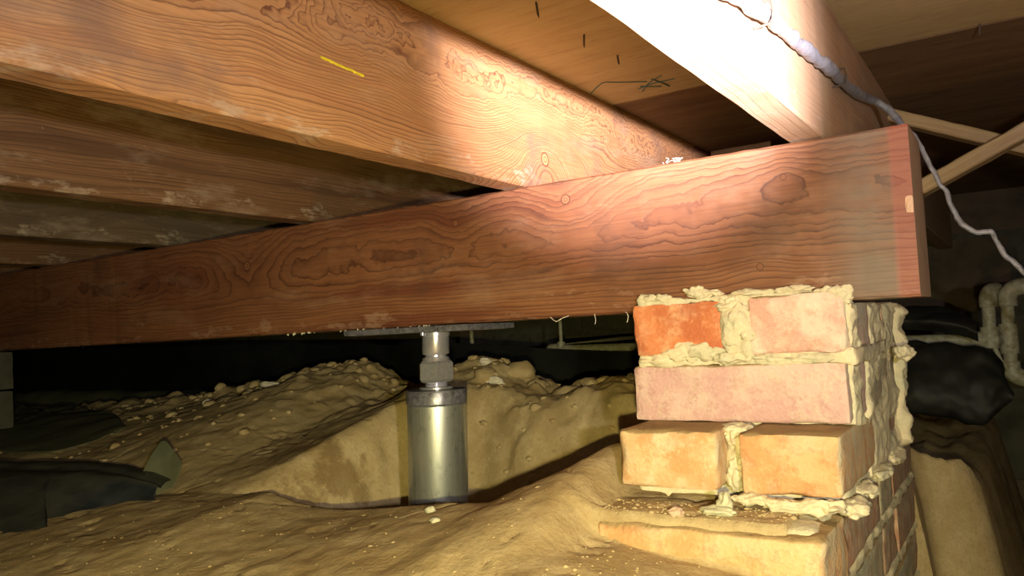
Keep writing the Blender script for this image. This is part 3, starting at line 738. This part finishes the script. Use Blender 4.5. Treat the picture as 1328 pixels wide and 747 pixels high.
for a, b in (((-2.5, 1.12), (-1.72, .70)), ((-2.3, 1.09), (-1.60, .69)), ((-2.07, 1.06), (-1.44, .68)), ((-1.80, .99), (-1.34, .71)), ((-1.55, .91), (-1.33, .80))):
    g1.append([(a[0] + (b[0] - a[0]) * q, a[1] + (b[1] - a[1]) * q, gz(a[0] + (b[0] - a[0]) * q, a[1] + (b[1] - a[1]) * q) + .008) for q in (0, .33, .66, 1)])
sheet('plastic_sheet', g1, POLYD, 'dull olive plastic sheet lying over the far left of the dirt slope', cr=.005, csc=6, seed=7, base=.006)
g2 = [[(x, y, z) for y, z in ((1.16, gz(x, 1.16) + .012), (1.26, gz(x, 1.26) + .02), (1.32, -.13), (1.37, -.12))] for x in (-3.4, -2.8, -2.2, -1.65)]
sheet('plastic_sheet', g2, POLYD, 'dull olive plastic sheet behind the dirt slope at the left, below the black curtain', cr=.008, csc=5, seed=9)
# hanging black drape behind the heap
dr = []
for x, zt in ((-4.1, .04), (-3.2, .03), (-2.4, .005), (-1.9, .0), (-1.5, -.012), (-1.2, -.020), (-1.05, -.022), (-.8, -.046), (-.55, -.056), (-.40, -.046), (-.25, -.03)):
    y = 1.43 + .03 * math.sin(x * 7); dr.append([(x, y, zt), (x, y + .015, (zt - .1)), (x, y - .03, -.19), (x, y - .12, -.24)])
sheet('plastic_curtain', dr, POLY, 'black plastic sheet draped upright across the back behind the dirt heap', cr=.010, csc=6, seed=12)
# crumpled black bag on the right
bg = []
for x, t, b in ((-.26, -.065, -.15), (-.17, -.062, -.15), (-.10, -.060, -.158), (-.055, -.066, -.172), (-.028, -.085, -.145), (-.018, -.12, -.135)):
    bg.append([(x, 1.42, t), (x, 1.37, t + .004), (x + .004, 1.33, (t + b) / 2), (x, 1.33, b), (x, 1.38, b - .01)])
sheet('plastic_bundle', bg, POLY, 'crumpled black plastic bundle under the white pipe at the right', cr=.010, csc=16, seed=14)
bg = [[(x, 1.46, t), (x, 1.43, t + .004), (x, 1.40, t - .014), (x, 1.41, t - .032)] for x, t in ((-.30, .0), (-.20, .001), (-.13, -.002), (-.085, -.010), (-.055, -.022))]
sheet('plastic_bundle', bg, POLY, 'thin black plastic roll lying above the white pipe at the right', cr=.004, csc=20, seed=15)
bgw = catmull([(-.21, 1.385, -.022), (-.16, 1.385, -.018), (-.12, 1.385, -.022), (-.09, 1.39, -.03)], 6)

# ------------------------------------------------------------------ pipes
pp = empty('water_pipe', (-.5, 1.5, -.05)); tag(pp, 'dirty white plastic water pipe run with elbows and tees at the far right', 'pipe')
po = np.array([-.5, 1.5, -.05])
def pipe(name, pts, r, sm=True): V, F = tube(pts, r, 18); o = obj(name, V - po, F, WPVC, pp, True); o.data.set_sharp_from_angle(angle=math.radians(40)); return o
pipe('horizontal_pipe', [(-.87, 1.5, -.047), (-.5, 1.5, -.050), (-.045, 1.5, -.054), (-.012, 1.5, -.054)], .0102)
pipe('riser_pipe', [(-.042, 1.5, -.054), (-.040, 1.5, .012)], .0098)
pipe('riser_pipe', [(-.016, 1.5, -.105), (-.014, 1.5, .016)], .0098)
pipe('stub_pipe', [(-.040, 1.5, -.054), (-.030, 1.5, -.09), (-.014, 1.5, -.098)], .004)
def fitting(name, segs, r=.0135):
    pr = []
    for (a, b) in segs: pr.append(tube([a, tuple(np.array(a) + (np.array(b) - np.array(a)) * .5), b], r, 18))
    V, F = merge(pr); o = obj(name, V - po, F, WPVC, pp, True); o.data.set_sharp_from_angle(angle=math.radians(40)); return o
fitting('tee_fitting', [((-.062, 1.5, -.054), (-.022, 1.5, -.054)), ((-.042, 1.5, -.068), (-.042, 1.5, -.034))])
fitting('tee_fitting', [((-.016, 1.5, -.078), (-.0155, 1.5, -.030)), ((-.030, 1.5, -.054), (-.012, 1.5, -.054))])
def elbow(name, c, d1, d2, r=.0135):
    c = np.array(c); d1 = np.array(d1); d2 = np.array(d2); V, F = tube(catmull([c + d1, c + d1 * .35 + d2 * .02, c + d2 * .35 + d1 * .02, c + d2], 6), r, 18)
    o = obj(name, V - po, F, WPVC, pp, True); return o
elbow('elbow_fitting', (-.040, 1.5, .022), np.array([0, 0, -.024]), np.array([.012, .026, .003]))
elbow('elbow_fitting', (-.013, 1.5, .026), np.array([0, 0, -.028]), np.array([.034, 0, .004]))
elbow('elbow_fitting', (-.016, 1.5, -.114), np.array([0, 0, .024]), np.array([.028, 0, -.006]))
pipe('outlet_pipe', [(.02, 1.5, .030), (.4, 1.5, .05), (1.28, 1.5, .06)], .0098); pipe('outlet_pipe', [(.01, 1.5, -.120), (.4, 1.5, -.13), (.9, 1.5, -.14)], .0098)
pipe('back_pipe', [(-.026, 1.53, .025), (.0, 1.9, .04), (.02, 2.29, .05)], .0098)
V, F = tube([(-.87, 1.53, -.047), (-.87, 1.9, -.04), (-.87, 2.29, -.04)], .0102, 12); o = obj('back_pipe', V - po, F, WPVC, pp, True)
elbow('elbow_fitting', (-.87, 1.5, -.047), np.array([.02, 0, 0]), np.array([0, .03, 0]))
fitting('riser_socket', [((-.840, 1.5, -.049), (-.840, 1.5, -.030))], .0085); pipe('hanger_rod', [(-.840, 1.5, -.035), (-.838, 1.5, .15), (-.836, 1.5, .287)], .0042)
V, F = tube([(-1.078, 1.5, -.24), (-1.078, 1.5, .287)], .005, 10); o = obj('thin_post', V, F, WPVC, None, True); tag(o, 'thin dim vertical rod behind the jack top, left of the hanger', 'rod')

# far left support
cp = empty('concrete_pier', (-1.885, .745, -.17)); tag(cp, 'dim concrete block pier under the dark left end of the girder', 'pier')
for k, (z0, z1) in enumerate(((-.069, .010), (-.15, -.071), (-.23, -.152))):
    V, F = rbox((.225, .16, z1 - z0), (8, 6, 4), .004, .0015, 40, k + 3); o = obj('block', V, F, BLK, cp, False); o.location = (0, 0, (z0 + z1) / 2 + .17)
random.seed(14); cr_ = []
for k in range(22):
    x = -.80 + random.random() ** 1.3 * .25; V, F = blob(x, random.uniform(.699, .706), .0105 - random.uniform(0, .0015), *(random.uniform(.0005, .0018) for q in range(3)), seed=k, amp=.4); cr_.append((V, F))
V, F = merge(cr_); o = obj('clinging_dirt', V, F, GCHIP, g, False); o.location = -g.location; o['kind'] = 'stuff'; o['label'] = 'pale crumbs stuck along the bottom edge'
# fibres and lint on the girder
LINT = plain('pale_lint', (.75, .68, .58), .9)
def lint(pts, label, group): V, F = tube(catmull(pts, 5), .00035, 5); o = obj('lint_strand', V, F, LINT, None); tag(o, label, 'lint', group)
G = 'lint hanging below the girder'
lint([(-.402, .6985, .0115), (-.395, .697, .007), (-.388, .6975, .0095), (-.380, .698, .012)], 'curly pale lint loop under the girder above the thin pipe', G)
lint([(-.352, .699, .012), (-.350, .697, .006), (-.351, .697, .002)], 'short pale lint hair under the girder left of the pier', G)
lint([(-.318, .699, .012), (-.315, .697, .008), (-.3165, .697, .002)], 'pale lint hair under the girder closest to the pier', G)
random.seed(3); fz = []
for k in range(9):
    x = -.262 + random.uniform(-.012, .008); y = random.uniform(.698, .712); z = .150
    fz.append(tube(catmull([(x, y, z), (x + random.uniform(-.004, .004), y, z + .003), (x + random.uniform(-.006, .006), y + random.uniform(-.004, .004), z + random.uniform(.001, .005))], 3), .0003, 4))
V, F = merge(fz); o = obj('lint_tuft', V, F, LINT, None); tag(o, 'white lint tuft on the girder top edge beside the lit joist', 'lint', None, 'stuff')
